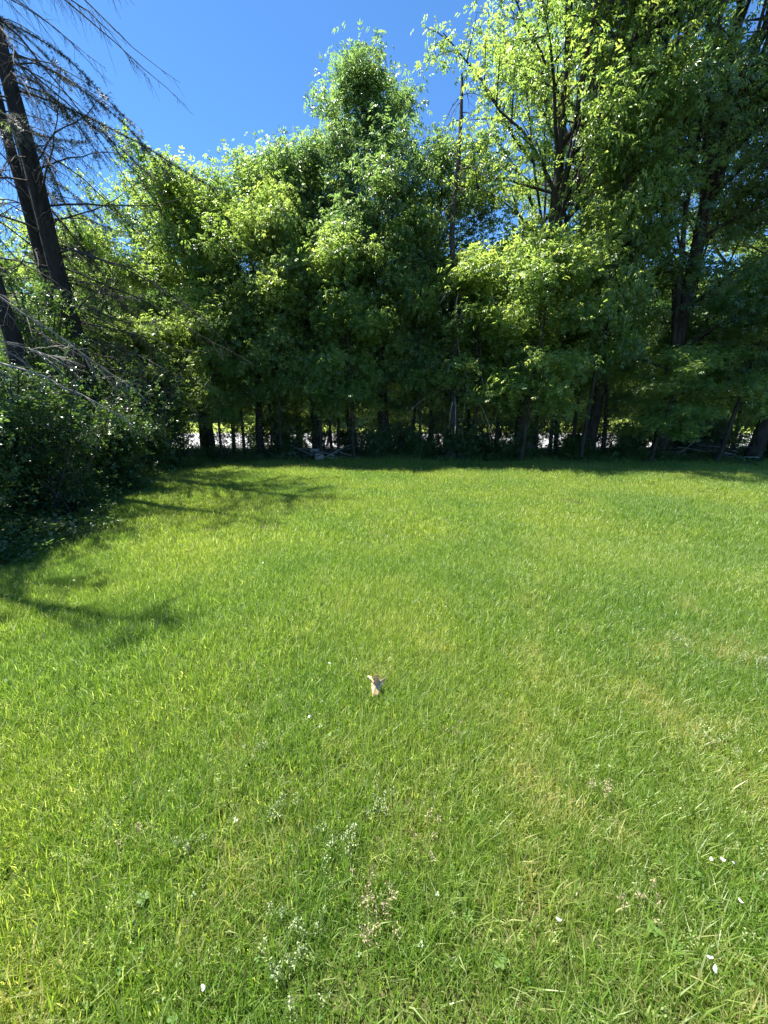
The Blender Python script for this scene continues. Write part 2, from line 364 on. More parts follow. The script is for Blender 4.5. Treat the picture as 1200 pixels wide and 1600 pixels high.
# clustering of the seedy / clovery patches
fld = np.sin(X * 2.1 + 1) * np.cos(Y * 2.7) + np.sin(X * 5 + Y * 4) * .5 + g.normal(0, .5, len(X)) + .15 * X
idx = np.where(fld > .95, g.choice([2, 3, 4, 6, 7], len(X)), g.choice([0, 1, 2, 5, 5, 1], len(X)))
o = scatter('lawn_grass', np.c_[X, Y, ground_z(X, Y)], g.uniform(0, 6.28, len(X)), g.uniform(.8, 1.15, len(X)) * (1 + .25 * (np.abs(np.sin(X * 1.3) * np.cos(Y * 1.1)) > .6)), idx, near)
tag(o, 'short green lawn grass with clover and dry blades at the front', 'grass')
far = [blade_mesh('grass_patch_far_%d' % k, 200 + k, 1100, .6, .05, .115, .0055, M['grass'], .5, seedheads=(3, 5, 18)[k]) for k in range(3)]
X, Y = jit_grid(-7, 15.5, 4.4, 13, .34, g)
keep = (X > left_edge(Y) - .15) & (Y < back_edge(X) + .25) & (np.abs(X) < Y + 2.5)
X, Y = X[keep], Y[keep]
o = scatter('lawn_grass', np.c_[X, Y, ground_z(X, Y)], g.uniform(0, 6.28, len(X)), g.uniform(.75, 1.1, len(X)) * (1 + .5 * np.clip((Y - back_edge(X) + .8) / .8, 0, 1)), np.where(np.sin(X) * np.cos(Y * 1.4) + g.normal(0, .4, len(X)) > .6, 2, g.integers(0, 2, len(X))), far)
tag(o, 'sunlit open lawn grass stretching to the shaded tree line', 'grass')

# low leafy ground cover under the trees
def cover_mesh(name, seed, n, size, h, tmpl, mat, ls):
    g = rs(seed); p = np.c_[g.uniform(-size / 2, size / 2, (n, 2)), g.uniform(.03, h, n) * g.uniform(.3, 1, n)]
    ax = g.normal(0, 1, (n, 3)); ax[:, 2] = g.uniform(-.2, .6, n); nm = g.normal(0, .35, (n, 3)) + (0, 0, 1)
    TV, TF = tmpl; y = nrm(ax); x = nrm(np.cross(y, nm)); z = np.cross(x, y); s = g.uniform(.7, 1.3, n) * ls
    V = p[:, None] + s[:, None, None] * (TV[None, :, 0:1] * x[:, None] + TV[None, :, 1:2] * y[:, None] + TV[None, :, 2:3] * z[:, None])
    F = TF[None] + (np.arange(n) * len(TV))[:, None, None]
    me = mesh_np(name, V.reshape(-1, 3), F.reshape(-1, 3), mat, np.repeat(g.uniform(0, 1, n), len(TV)), False)
    return bpy.data.objects.new(name, me)
cov = [cover_mesh('cover_patch_%d' % k, 300 + k, 150, .7, (.18, .3, .42)[k], T_SPARSE, M['shrub'], .13) for k in range(3)]
X1, Y1 = jit_grid(-12, 17, 12.0, 16.4, .42, g); k1 = (Y1 > back_edge(X1) + .1) & (g.uniform(0, 1, len(X1)) < .72)
X2, Y2 = jit_grid(-13, -3.2, 2.5, 12.5, .42, g); k2 = (X2 < left_edge(Y2) + .02) & (g.uniform(0, 1, len(X2)) < .8)
X = np.r_[X1[k1], X2[k2]]; Y = np.r_[Y1[k1], Y2[k2]]
o = scatter('ground_cover', np.c_[X, Y, ground_z(X, Y)], g.uniform(0, 6.28, len(X)), g.uniform(.6, 1.25, len(X)), g.integers(0, 3, len(X)), cov)
tag(o, 'low dark leafy ground cover along the foot of the trees', 'ground cover')
wg = [blade_mesh('woodland_grass_patch', 333, 160, .5, .1, .3, .008, M['grass'], .5)]
X, Y = jit_grid(-7, 16, 11.8, 16.8, .4, g); k1 = (Y > back_edge(X) - .1) & ((Y < back_edge(X) + .9) | (Y > 16)) & (g.uniform(0, 1, len(X)) < .8)
X, Y = X[k1], Y[k1]
o = scatter('tall_grass', np.c_[X, Y, ground_z(X, Y)], g.uniform(0, 6.28, len(X)), g.uniform(.6, 1.2, len(X)), X * 0, wg)
tag(o, 'uncut taller grass fringe where the lawn meets the trees', 'grass')

# ------------------------------------------------------------------ trees
PROF = {
    'cone': lambda u: np.interp(u, [0, .15, .4, .7, .88, 1], [.75, 1, .98, .72, .38, .15]),
    'oval': lambda u: np.interp(u, [0, .2, .5, .8, 1], [.55, .85, 1, .8, .25]),
    'open': lambda u: np.interp(u, [0, .15, .5, .85, 1], [.85, .85, .95, 1, .6]),
}
def tree(name, label, group, X, Y, H, r, R, base=.2, lean=(0, 0), bend=(0, 0), prof='oval', nprim=34, nleaf=7000, leaf=.27, seed=1,
         mat='ash', tmpl=None, up=(18, 64), cat='tree', nlimb=5, clump=.2, sec=8, trunk_name='trunk', fork=0, thin=.35):
    g = rs(seed)
    if leaf < .4: nleaf = int(nleaf * 1.65); leaf = leaf * .70
    root = empty(name, (X, Y, float(ground_z(X, Y)) - .03)); tag(root, label, cat, group)
    n = 12; t = np.linspace(0, 1, n)
    P = np.zeros((n, 3)); P[:, 2] = t * H * .97
    P[:, 0] = lean[0] * t + bend[0] * np.sin(t * math.pi) + np.cumsum(g.normal(0, .012 * H / 10, n)) * 1.5
    P[:, 1] = lean[1] * t + bend[1] * np.sin(t * math.pi) + np.cumsum(g.normal(0, .012 * H / 10, n)) * 1.5
    P[0, :2] = 0
    rad = r * (1 - t) ** .85 * .92 + .012; rad[0] *= 1.45; rad[1] *= 1.02
    P = np.insert(P, 1, P[0] * .96 + P[1] * .04 + [0, 0, .05], 0); rad = np.insert(rad, 1, r * 1.12)
    Tubes().add(P, rad, 10, .03, g).build(trunk_name, M['bark'], root)
    tp = lambda f: np.array([np.interp(f, np.linspace(0, 1, n), np.delete(P[:, k], 1)) for k in range(3)])
    br = Tubes(); A = []; B = []; W = []; pf = PROF[prof]; limb_count = 0
    # forked co-leading stems
    stems = []
    for k in range(fork):
        f0 = g.uniform(.16, .45); az = g.uniform(0, 6.283); hh = H * (1 - f0) * g.uniform(.75, .95)
        q = path(tp(f0), (math.cos(az) * .22, math.sin(az) * .22, 1), hh, 7, 0, .05, g)
        tb = Tubes(); tb.add(q, np.interp(f0, t, r * (1 - t) ** .85) * .42 * np.linspace(1, .15, 7), 7, .03, g); tb.build('limb', M['bark'], root)
        stems.append((q, f0))
    for i in range(nprim):
        u = ((i + g.uniform(0, 1)) / nprim) ** .92; f = base + (1 - base) * u * .985
        az = i * 2.39996 + g.normal(0, .35); el = math.radians(min(79, np.interp(u, [0, 1], up) + g.normal(0, 7)))
        L = R * float(pf(u)) / math.cos(el) * g.uniform(.72, 1.12); L = min(L, H * .45, R * 1.75)
        src = tp(f); L = min(L, max(.35, (H * 1.0 - src[2]) / math.sin(el)))
        if stems and g.uniform() < .5:
            q, f0 = stems[g.integers(len(stems))]
            s0 = np.clip((f - f0) / (1 - f0), .1, .97)
            src = np.array([np.interp(s0, np.linspace(0, 1, 7), q[:, k]) for k in range(3)])
            az = math.atan2(q[-1, 1] - q[0, 1], q[-1, 0] - q[0, 0]) + g.normal(0, 1.3)
        q = path(src, (math.cos(az) * math.cos(el), math.sin(az) * math.cos(el), math.sin(el)), L, 6, .22 + .1 * g.normal(), .09, g)
        r0 = max(.012, min(r * .42, .011 * L + .006 * (1 - f) * H * .3))
        rr = r0 * np.linspace(1, .22, 6)
        if limb_count < nlimb and L > R * .8 and i % max(1, nprim // (nlimb * 2)) == 0:
            Tubes().add(q, rr * .85, 6, .03, g).build('limb', M['bark'], root); limb_count += 1
        else: br.add(q, rr, 5)
        ax = q[-1] - q[0]
        for j in range(sec):
            s = .22 + .75 * (j + g.uniform(0, 1)) / sec
            b0 = np.array([np.interp(s, np.linspace(0, 1, 6), q[:, k]) for k in range(3)])
            d = nrm(ax) + nrm(g.normal(0, 1, 3) * (1, 1, .55)) * .95; l2 = L * g.uniform(.2, .42) * (1.15 - .55 * s) + .15
            e = b0 + nrm(d) * l2
            e[2] -= .08 * l2
            br.add(np.array([b0, (b0 + e) / 2 + (0, 0, .05 * l2), e]), [r0 * .4, r0 * .25, .004], 3)
            A.append(b0); B.append(e); W.append(l2 * g.uniform(.4, 1.5))
        A.append(q[3]); B.append(q[5]); W.append(np.linalg.norm(q[5] - q[3]) * .8)
    # leader tip
    A.append(tp(.88)); B.append(tp(1.0) + (0, 0, .25)); W.append(.8)
    br.build('branches', M['bark'], root)['kind'] = 'stuff'
    A = np.array(A); B = np.array(B); W = np.array(W) * (1 - thin * np.clip(A[:, 2] / H, 0, 1)) * (np.interp(A[:, 2], [0, 2, 5], [.35, .5, 1]) if 7.5 < H < 13 else 1)
    k = g.choice(len(A), nleaf, p=W / W.sum()); s = g.uniform(.0, 1.1, nleaf) ** .85
    pos = A[k] + (B[k] - A[k]) * s[:, None] + g.normal(0, 1, (nleaf, 3)) * clump * (1, 1, .6)
    ax = nrm(B[k] - A[k]) * .6 + g.normal(0, .55, (nleaf, 3)); ax[:, 2] -= .45
    nm = g.normal(0, .5, (nleaf, 3)) + (0, 0, 1)
    bt = g.uniform(.0, 1, len(A))
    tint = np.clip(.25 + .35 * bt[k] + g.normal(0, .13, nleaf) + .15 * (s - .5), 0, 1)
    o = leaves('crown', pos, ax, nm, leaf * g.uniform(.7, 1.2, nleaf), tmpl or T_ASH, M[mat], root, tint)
    o['kind'] = 'stuff'
    return root

def copy_tree(o, parent=None):
    c = o.copy(); C.objects.link(c); c.parent = parent
    for ch in [x for x in bpy.data.objects if x.parent == o]: copy_tree(ch, c)
    return c

GB = 'trees of the belt between the lawn and the road'
tall = tree('tall_tree', 'tall pointed tree at the centre rising above its neighbours into the sky', GB, .1, 14.5, 11.3, .2, 2.1, .13, (-.85, 0), (.1, 0), 'cone', 44, 10500, .27, 5, 'ash_cool', T_ASH_LONG, (22, 68), nlimb=6)
tree('broadleaf_tree', 'leafy tree with leaning trunk at the left end of the visible road', GB, -5.7, 13.6, 8.2, .15, 1.7, .27, (-.5, .2), (.1, 0), 'oval', 30, 6800, .27, 21)
tree('broadleaf_tree', 'mid height tree on the left with straight dark trunk beside two saplings', GB, -4.2, 14.0, 8.6, .13, 2.0, .14, (.1, .1), (.1, 0), 'oval', 30, 6800, .22, 22)
tree('broadleaf_tree', 'tree behind the brush pile, just left of the tall pointed tree', GB, -2.3, 14.3, 9.1, .17, 2.0, .26, (0, 0), (-.1, 0), 'oval', 30, 7200, .26, 23, 'ash_cool')
tree('broadleaf_tree', 'rounded tree at the far left behind the dead spruces', GB, -8.4, 13.2, 6.7, .14, 2.3, .16, (-.2, 0), (0, 0), 'oval', 34, 7500, .25, 24, 'ash', T_SHRUB)
tree('broadleaf_tree', 'lower bushy tree between the tall pointed tree and the broken snag', GB, 1.6, 14.3, 9.3, .09, 1.5, .2, (.1, 0), (0, 0), 'oval', 26, 5500, .27, 25, 'ash_cool')
tree('broadleaf_tree', 'very tall tree with slanting trunk just right of the broken snag', GB, 4.45, 13.5, 15.5, .17, 3.5, .17, (.2, .1), (.35, 0), 'open', 46, 10600, .28, 26, 'ash', None, (24, 76), fork=8, nlimb=5, thin=.5)
tree('broadleaf_tree', 'very tall dark trunked tree behind the row of saplings on the right', GB, 6.8, 13.8, 16.5, .18, 3.0, .22, (.0, 0), (.15, 0), 'open', 40, 7800, .27, 27, 'ash', None, (24, 76), fork=8, nlimb=5, thin=.5)
tree('broadleaf_tree', 'very tall tree with the thickest dark trunk on the right', GB, 8.8, 13.2, 17, .23, 3.2, .14, (.3, -.3), (0, 0), 'open', 40, 7800, .27, 28, 'ash_cool', None, (24, 76), fork=8, nlimb=5, thin=.5)
tree('broadleaf_tree', 'tall tree at the right edge with its trunk leaning right', GB, 11.3, 12.6, 16, .19, 3.2,   .2, (.9, -.4), (0, 0), 'open', 40, 7800, .27, 29, 'ash_cool', None, (24, 74), fork=8, nlimb=5, thin=.5)
# second row
second = tree('broadleaf_tree', 'tree behind the gap left of the middle, second row by the road', GB, -3.2, 15.7, 8.3, .13, 2.2, .3, (0, 0), (0, 0), 'oval', 28, 4600, .27, 31, 'ash_cool')
for (x, y, s, rz, lb) in [(-6.7, 15.4, 1.0, 2.0, 'crown with the highest peak left of the middle, second row by the road'),
                          (-1.2, 15.9, .95, 4.1, 'second row tree behind the left side of the tall pointed tree'),
                          (-9.6, 15.4, .8, 1.1, 'second row tree behind the leaning dead spruce trunks'),
                          (2.4, 16.1, .8, 5.2, 'second row tree hidden behind the broken snag'),
                          (-12.0, 13.5, .75, 3.0, 'outermost tree at the left edge of the photo'),
                          (-8.0, 5.4, .95, .6, 'tree beside the lawn past the left edge, shading the nearest shrubs')]:
    c = copy_tree(second); c.location = (x, y, 0); c.rotation_euler.z = rz; c.scale = (s, s, s); c['label'] = lb
second2 = tree('broadleaf_tree', 'second row tall tree behind the slanting trunk right of the snag', GB, 5.6, 15.8, 14.5, .17, 2.9, .2, (.3, 0), (0, 0), 'open', 30, 4200, .29, 32, 'ash', None, (38, 60), fork=2)
for (x, y, s, rz, lb) in [(8.0, 15.9, .85, 2.2, 'second row tall tree left of the thickest dark trunk'),
                          (10.6, 15.5, .8, 4.4, 'second row tall tree between the two rightmost trunks'),
                          (13.6, 14.6, 1.05, .8, 'rightmost tall tree beyond the edge of the lawn')]:
    c = copy_tree(second2); c.location = (x, y, 0); c.rotation_euler.z = rz; c.scale = (s, s, s); c['label'] = lb

YG = 'young trees leaning out of the front of the belt'
yt = tree('young_tree', 'young leafy tree before the gap left of the central tall trunk', YG, -.95, 13.1, 6.2, .055, 1.1, .3, (-.2, -.6), (0, 0), 'oval', 26, 3600, .25, 35, 'ash_young', None, (5, 60), nlimb=0, sec=6)
yt2 = tree('young_tree', 'young leafy tree with bright sprays in front of the slanting trunk', YG, 4.1, 12.3, 5.6, .06, 1.3, .32, (.2, -.7), (0, 0), 'open', 24, 3400, .27, 36, 'ash_young', None, (0, 55), nlimb=0, sec=6)
for src, rows in ((yt, [(-6.5, 12.4, .95, 'young leafy tree at the left corner of the tree belt'), (-3.3, 13.2, .92, 'young leafy tree between the straight dark trunk and the brush pile'),
                        (1.2, 13.4, .85, 'young leafy tree between the central tall trunk and the snag'), (6.0, 12.5, 1.1, 'young leafy tree in front of the sapling row on the right'),
                        (-5.0, 12.7, .8, 'young leafy tree in front of the leaning trunk at the left'), (2.9, 13.2, 1.2, 'young leafy tree just right of the snag')]),
                  (yt2, [(7.7, 11.9, .8, 'young leafy tree with one bright spray left of the thickest trunk'), (9.9, 12.2, 1.0, 'young leafy tree right of the thickest trunk'),
                         (12.0, 12.0, 1.1, 'young leafy tree at the right edge over the leaning trunk'), (-2.0, 13.3, .95, 'young leafy tree above the brush pile')])):
    for (x, y, s, lb) in rows:
        c = copy_tree(src); c.location = (x, y, 0); c.rotation_euler.z = math.sin(x * 3.3) * .8; c.scale = (s * .92, s * .92, s * (1 + .38 * math.sin(x * 5.3 + 1))); c['label'] = lb

# saplings
SG = 'thin saplings standing among the larger trunks'
sap = tree('sapling', 'thin sapling closest to the leaning trunk at the left', SG, -5.05, 13.9, 5.2, .06, .8, .42, (-.15, 0), (.1, 0), 'oval', 14, 1100, .25, 41, 'ash', None, (25, 60), nlimb=0, sec=4)
sap2 = tree('sapling', 'thin sapling just right of the brush pile', SG, -1.55, 14.0, 4.6, .05, .7, .45, (.1, 0), (0, 0), 'oval', 12, 900, .25, 42, 'ash', None, (25, 60), nlimb=0, sec=4)
tables = [(sap, [(-4.75, 14.0, .8, 'shorter thin sapling between the leaning trunk and the straight dark trunk'),
                 (-3.6, 13.9, .9, 'sapling just right of the straight dark trunk on the left'),
                 (-1.15, 14.1, 1.15, 'stoutest sapling, left of the central tall trunk'),
                 (1.0, 14.2, .9, 'sapling just right of the central tall trunk'),
                 (3.75, 13.9, 1.25, 'sapling between the broken snag and the slanting trunk'),
                 (5.15, 14.0, 1.1, 'first sapling right of the slanting trunk'),
                 (5.95, 14.3, 1.2, 'third sapling right of the slanting trunk'),
                 (7.45, 14.0, 1.15, 'sapling just right of the dark trunk behind the sapling row'),
                 (12.3, 13.6, 1.1, 'sapling beside the leaning trunk at the right edge')]),
          (sap2, [(-1.8, 14.2, .95, 'leftmost of the sapling trio beside the brush pile'),
                  (2.9, 14.0, 1.1, 'sapling just right of the broken snag'),
                  (5.55, 13.8, 1.2, 'second sapling right of the slanting trunk'),
                  (6.3, 13.9, 1.0, 'sapling hard against the left side of the dark trunk on the right'),
                  (10.0, 14.1, 1.1, 'sapling between the thickest trunk and the leaning trunk')])]
g = rs(77)
for src, rows in tables:
    for (x, y, s, lb) in rows:
        c = copy_tree(src); c.location = (x, y, 0); c.rotation_euler = (g.normal(0, .04), g.normal(0, .04), g.uniform(0, 6)); c.scale = (s, s, s); c['label'] = lb

# ------------------------------------------------------------------ dead spruces on the left
def spruce(label, X, Y, H, r, lean, seed, nb, z0, Lmax, side=None, live=(), bough_vis=0):
    g = rs(seed); root = empty('dead_spruce', (X, Y, float(ground_z(X, Y)) - .03)); tag(root, label, 'tree', 'dead spruce trees at the left')
    n = 12; t = np.linspace(0, 1, n); P = np.c_[lean[0] * t ** 1.2, lean[1] * t, t * H]; P[1:, :2] += g.normal(0, .02, (n - 1, 2))
    rad = r * (1 - t) ** .9 + .012; rad[0] *= 1.4; rad[1:] *= 1 + g.normal(0, .04, n - 1)
    Tubes().add(P, rad, 14, .05, g).build('trunk', M['bark_dark'], root)
    tp = lambda z: np.array([np.interp(z, P[:, 2], P[:, k]) for k in range(3)])
    fine = Tubes(); NP = []; ND = []
    for i in range(nb):
        z = z0 + (H - z0 - .3) * ((i + g.uniform()) / nb) ** .9; az = i * 2.39996 + g.normal(0, .4)
        if side is not None and g.uniform() < .55: az = side + g.normal(0, .8)
        u = (z - z0) / (H - z0); L = Lmax * np.interp(u, [0, .25, .7, 1], [.75, 1, .7, .12]) * g.uniform(.55, 1.1)
        el = math.radians(g.uniform(-18, 30)); b = Tubes()
        q = path(tp(z), (math.cos(az) * math.cos(el), math.sin(az) * math.cos(el), math.sin(el)), L, 9, g.uniform(.25, .95), .09, g, lift=g.uniform(.0, .35))
        rb = np.linspace(.006 + .0045 * L, .003, 9)
        if L > Lmax * .6: b.add(q, rb, 5).build('bough', M['twig'], root)
        else: fine.add(q, rb, 4)
        lv = g.uniform() < (live[0] if live else 0)
        nt = int(L * g.uniform(6, 17))
        for j in range(nt):
            s = g.uniform(.12, 1); p = np.array([np.interp(s, np.linspace(0, 1, 9), q[:, k]) for k in range(3)])
            sd2 = (-1 if j % 2 else 1); tan = nrm(q[-1] - q[0]); sidev = np.cross(tan, (0, 0, 1)) * sd2
            d = tan * g.uniform(.3, .9) + sidev * g.uniform(.3, .9) + (0, 0, -g.uniform(.2, 1.1)); l = g.uniform(.12, .5) * (1.2 - .6 * s)
            d = d + g.normal(0, .3, 3); l *= g.uniform(.3, 1.5); qq = path(p, d, l, 4, .25, .2, g); fine.add(qq, np.linspace(.0045, .002, 4), 3)
            if g.uniform() < .5: fine.add(path(qq[g.integers(1, 3)], d + g.normal(0, .7, 3), l * .5, 3, .2, .1, g), [.003, .002, .0015], 3)
            if lv:
                m = int(l * 60); f = g.uniform(0, 1, m)[:, None]; NP.append(qq[0] + (qq[-1] - qq[0]) * f); ND.append(np.tile(nrm(d), (m, 1)))
        if lv:
            m = int(L * 110); f = np.sort(g.uniform(.2, 1, m)); NP.append(np.stack([np.interp(f, np.linspace(0, 1, 9), q[:, k]) for k in range(3)], -1)); ND.append(np.tile(nrm(q[-1] - q[0]), (m, 1)))
    fine.build('twigs', M['twig'], root)['kind'] = 'stuff'
    if NP:
        NP = np.concatenate(NP); ND = np.concatenate(ND); m = len(NP)
        # each entry is a little brush of needles
        TV = []; TF = []
        for k in range(7):
            a = k * .9; n0 = len(TV); TV += [(math.cos(a) * .05, 0, math.sin(a) * .05), (math.cos(a) * 1, .6, math.sin(a) * 1), (math.cos(a) * .05, .14, math.sin(a) * .05)]; TF.append((n0, n0 + 1, n0 + 2))
        nn = g.normal(0, 1, (m, 3))
        o = leaves('needles', NP + g.normal(0, .01, (m, 3)), ND, nn, np.full(m, .045) * g.uniform(.7, 1.3, m), (np.array(TV), np.array(TF)), M['needle'], root, g.uniform(0, 1, m)); o['kind'] = 'stuff'
    return root
spruce('thickest dead spruce trunk at upper left with long drooping bare boughs', -6.5, 9.5, 17.0,   .195, (-1.5, 0), 51, 124, 2.2, 3.7, -.5, (.10,))
spruce('second dead spruce, thinner and just behind the thickest one', -7.5, 10.5, 16, .15, (-1.5, 0), 52, 78, 2.0, 3.0, -.4, (.08,))
spruce('thin dead spruce between and behind the two larger ones', -8.1, 11.3, 14, .10, (-.8, 0), 53, 52, 2.0, 2.2, 0, (.06,))
spruce('dead spruce at the left edge, only its lower trunk in view', -6.35, 7.7, 15.5, .13, (-1.6, 0), 54, 44, 2.6, 2.4, -.6, (.06,))

spruce('dead spruce past the left edge whose shadow streaks the lawn', -7.4, 4.7, 15, .14, (-.3, 0), 55, 50, 5.0, 1.7, 0, (.35,))

# broken snag at centre right
def snag():
    g = rs(61); X, Y, H = 2.1, 13.0, 10.0
    root = empty('dead_snag', (X, Y, -.03)); tag(root, 'broken bare dead trunk with pale snapped limbs standing right of centre', 'dead tree')
    n = 12; t = np.linspace(0, 1, n); P = np.c_[.09 * np.sin(t * 7) + .05 * np.sin(t * 17) - .1 * t, .06 * np.sin(t * 11), t * H]; rad = .13 * (1 - t * .72) * (1 + .12 * np.sin(t * 31)); rad[0] *= 1.4; rad[-1] = .03
    Tubes().add(P, rad, 9, .06, g).build('trunk', M['twig'], root)
    fine = Tubes()
    for i in range(80):
        z = 1.2 + (H - 1.3) * (i + g.uniform()) / 80; az = i * 2.4 + g.normal(0, .4); L = g.uniform(.35, 1.5) * (1.1 if z < 6 else .7)
        el = g.uniform(-.5, .35); q = path((np.interp(z, P[:, 2], P[:, 0]), 0, z), (math.cos(az), math.sin(az), el), L, 6, g.uniform(.3, .9), .1, g)
        if L > 1.0: Tubes().add(q, np.linspace(.022, .005, 6), 5).build('limb', M['dead'] if i % 2 else M['twig'], root)
        else: fine.add(q, np.linspace(.013, .003, 6), 4)
        for j in range(int(L * 6)):
            p = q[g.integers(1, 6)]; fine.add(path(p, g.normal(0, 1, 3) + (0, 0, -.6), g.uniform(.1, .4), 3, .2, .1, g), [.005, .003, .002], 3)
    fine.build('twigs', M['twig'], root)['kind'] = 'stuff'
    # pale snapped limbs hanging down the trunk
    for i in range(11):
        x0 = g.uniform(-1.0, 1.4); z1 = g.uniform(1.8, 4.8); L = g.uniform(.5, 1.6)
        q = path((x0 * .5 + .1, -.35 + g.uniform(-.2, .1), z1), (g.uniform(-.25, .45), g.uniform(-.15, .1), -1), L, 6, 0, .14, g)
        Tubes().add(q, np.linspace(.018, .005, 6), 5).build('snapped_limb', M['dead' if i % 3 else 'twig'], root)
snag()

# ------------------------------------------------------------------ shrubs
def shrub(name, label, group, X, Y, H, R, nleaf, leaf, seed, nstem=14, mat='shrub', tmpl=None, lean=(0, 0), low=.1):
    g = rs(seed); root = empty(name, (X, Y, float(ground_z(X, Y)) - .02)); tag(root, label, 'shrub', group)
    st = Tubes(); A = []; B = []; W = []
    for i in range(nstem):
        az = i * 2.39996 + g.normal(0, .3); el = g.uniform(.25, 1.0) ** .6; tilt = R / H * (1 - el * .8) * 1.1
        L = H * g.uniform(.75, 1.05); d = (math.cos(az) * tilt + lean[0] / H, math.sin(az) * tilt + lean[1] / H, 1)
        q = path(g.normal(0, .08, 3) * (1, 1, 0), d, L, 6, .12, .08, g); st.add(q, np.linspace(.02, .005, 6) * (.6 + .25 * H), 5)
        for j in range(12):
            s = g.uniform(low, 1); p = np.array([np.interp(s, np.linspace(0, 1, 6), q[:, k]) for k in range(3)])
            dd = nrm(g.normal(0, 1, 3) * (1, 1, .5) + nrm(np.array(d)) * .5); l = g.uniform(.15, .62) * R * (1.2 - .5 * s); e = p + dd * l; e[2] -= .2 * l
            st.add(np.array([p, (p + e) / 2 + (0, 0, .03), e]), [.008, .005, .003], 3); A.append(p); B.append(e); W.append(l * g.uniform(.3, 1.6))
    st.build('stems', M['bark'], root)
    A = np.array(A); B = np.array(B); W = np.array(W); k = g.choice(len(A), nleaf, p=W / W.sum()); s = g.uniform(.15, 1.1, nleaf) ** .8
    pos = A[k] + (B[k] - A[k]) * s[:, None] + g.normal(0, .11, (nleaf, 3)); pos[:, 2] = np.maximum(pos[:, 2], .04)
    ax = nrm(B[k] - A[k]) * .6 + g.normal(0, .6, (nleaf, 3)); ax[:, 2] -= .15; nm = g.normal(0, .5, (nleaf, 3)) + (0, 0, 1)
    bt = g.uniform(0, 1, len(A)); o = leaves('foliage', pos, ax, nm, leaf * g.uniform(.65, 1.25, nleaf), tmpl or T_SHRUB, M[mat], root, np.clip(.15 + .4 * bt[k] + g.normal(0, .14, nleaf), 0, 1))
    o['kind'] = 'stuff'; return root
BG = 'shrubs along the left edge of the lawn'
for (x, y, h, r, nl, sd_, lb) in [
    (-5.2, 4.6, 2.3, 1.25, 6000, 71, 'nearest dark glossy shrub at the left edge of the photo'),
    (-5.7, 6.4, 2.7, 1.3, 6000, 72, 'tall glossy shrub under the pale fallen boughs at the left'),
    (-5.35, 7.9, 1.9, 1.0, 4200, 73, 'shrub in front of the thickest dead spruce trunk'),
    (-7.1, 8.9, 4.6, 1.6, 8000, 74, 'tallest shrub wrapped round the dead spruce trunks'),
    (-6.1, 10.3, 1.6, 1.0, 3600, 75, 'low shrub at the corner where the lawn turns to the trees'),
    (-7.2, 12.0, 3.2, 1.4, 5200, 76, 'shrub beneath the rounded tree behind the dead spruces'),
    (-7.2, 5.4, 3.4, 1.5, 5200, 77, 'tall shrub behind the nearest glossy one at the left edge'),
    (-6.3, 11.3, 3.6, 1.2, 5200, 78, 'upright shrub where the left bushes meet the tree line'), (-8.3, 10.6, 4.4, 1.5, 5200, 79, 'tall shrub behind the two largest dead spruce trunks')]:
    shrub('shrub', lb, BG, x, y, h, r, nl, .15, sd_)
UG = 'low shrubs among the trunks of the tree belt'
us = shrub('shrub', 'low shrub at the foot of the central tall trunk', UG, -.35, 13.5, 1.0, .8, 2200, .15, 81, 10)
us2 = shrub('shrub', 'low shrub at the foot of the broken snag', UG, 2.5, 13.0, 1.2, .9, 2600, .15, 82, 10)
g = rs(88)
for src, rows in [(us, [(1.1, 13.3, 1.0, 'low shrub between the central tall trunk and the snag'), (-5.2, 12.9, .55, 'small low shrub at the left foot of the leaning trunk'),
                        (4.0, 13.0, .95, 'low shrub at the foot of the slanting trunk'), (7.6, 13.0, .75, 'low shrub right of the dark trunk behind the sapling row'),
                        (9.9, 13.4, 1.0, 'low shrub right of the thickest dark trunk'), (-3.2, 13.3, .7, 'small low shrub left of the brush pile')]),
                  (us2, [(6.1, 13.2, .7, 'low shrub in front of the sapling row'), (12.2, 12.7, 1.0, 'low shrub at the right edge under the leaning trunk'),
                         (-7.6, 13.0, 1.1, 'low shrub beside the rounded tree at the far left'), (3.3, 14.4, .95, 'low shrub behind the snapped limbs of the snag'),
                         (-3.9, 15.8, .8, 'low shrub by the road left of the brush pile'), (-1.3, 15.6, .9, 'low shrub by the road behind the brush pile'), (.9, 15.7, .95, 'low shrub by the road right of the central trunk'),
                         (5.3, 15.3, .8, 'low shrub by the road behind the sapling row'), (7.2, 15.4, .9, 'low shrub by the road left of the thickest trunk'), (9.2, 15.5, 1.0, 'low shrub by the road behind the thickest trunk'),
                         (11.2, 14.4, 1.1, 'low shrub behind the stick pile on the right'), (13.2, 13.2, 1.1, 'low shrub at the far right edge')])]:
    for (x, y, s, lb) in rows:
        c = copy_tree(src); c.location = (x, y, 0); c.rotation_euler.z = g.uniform(0, 6); c.scale = (s, s, s * g.uniform(.85, 1.1)); c['label'] = lb
SB = 'bare twiggy suckers among the trunks of the belt'
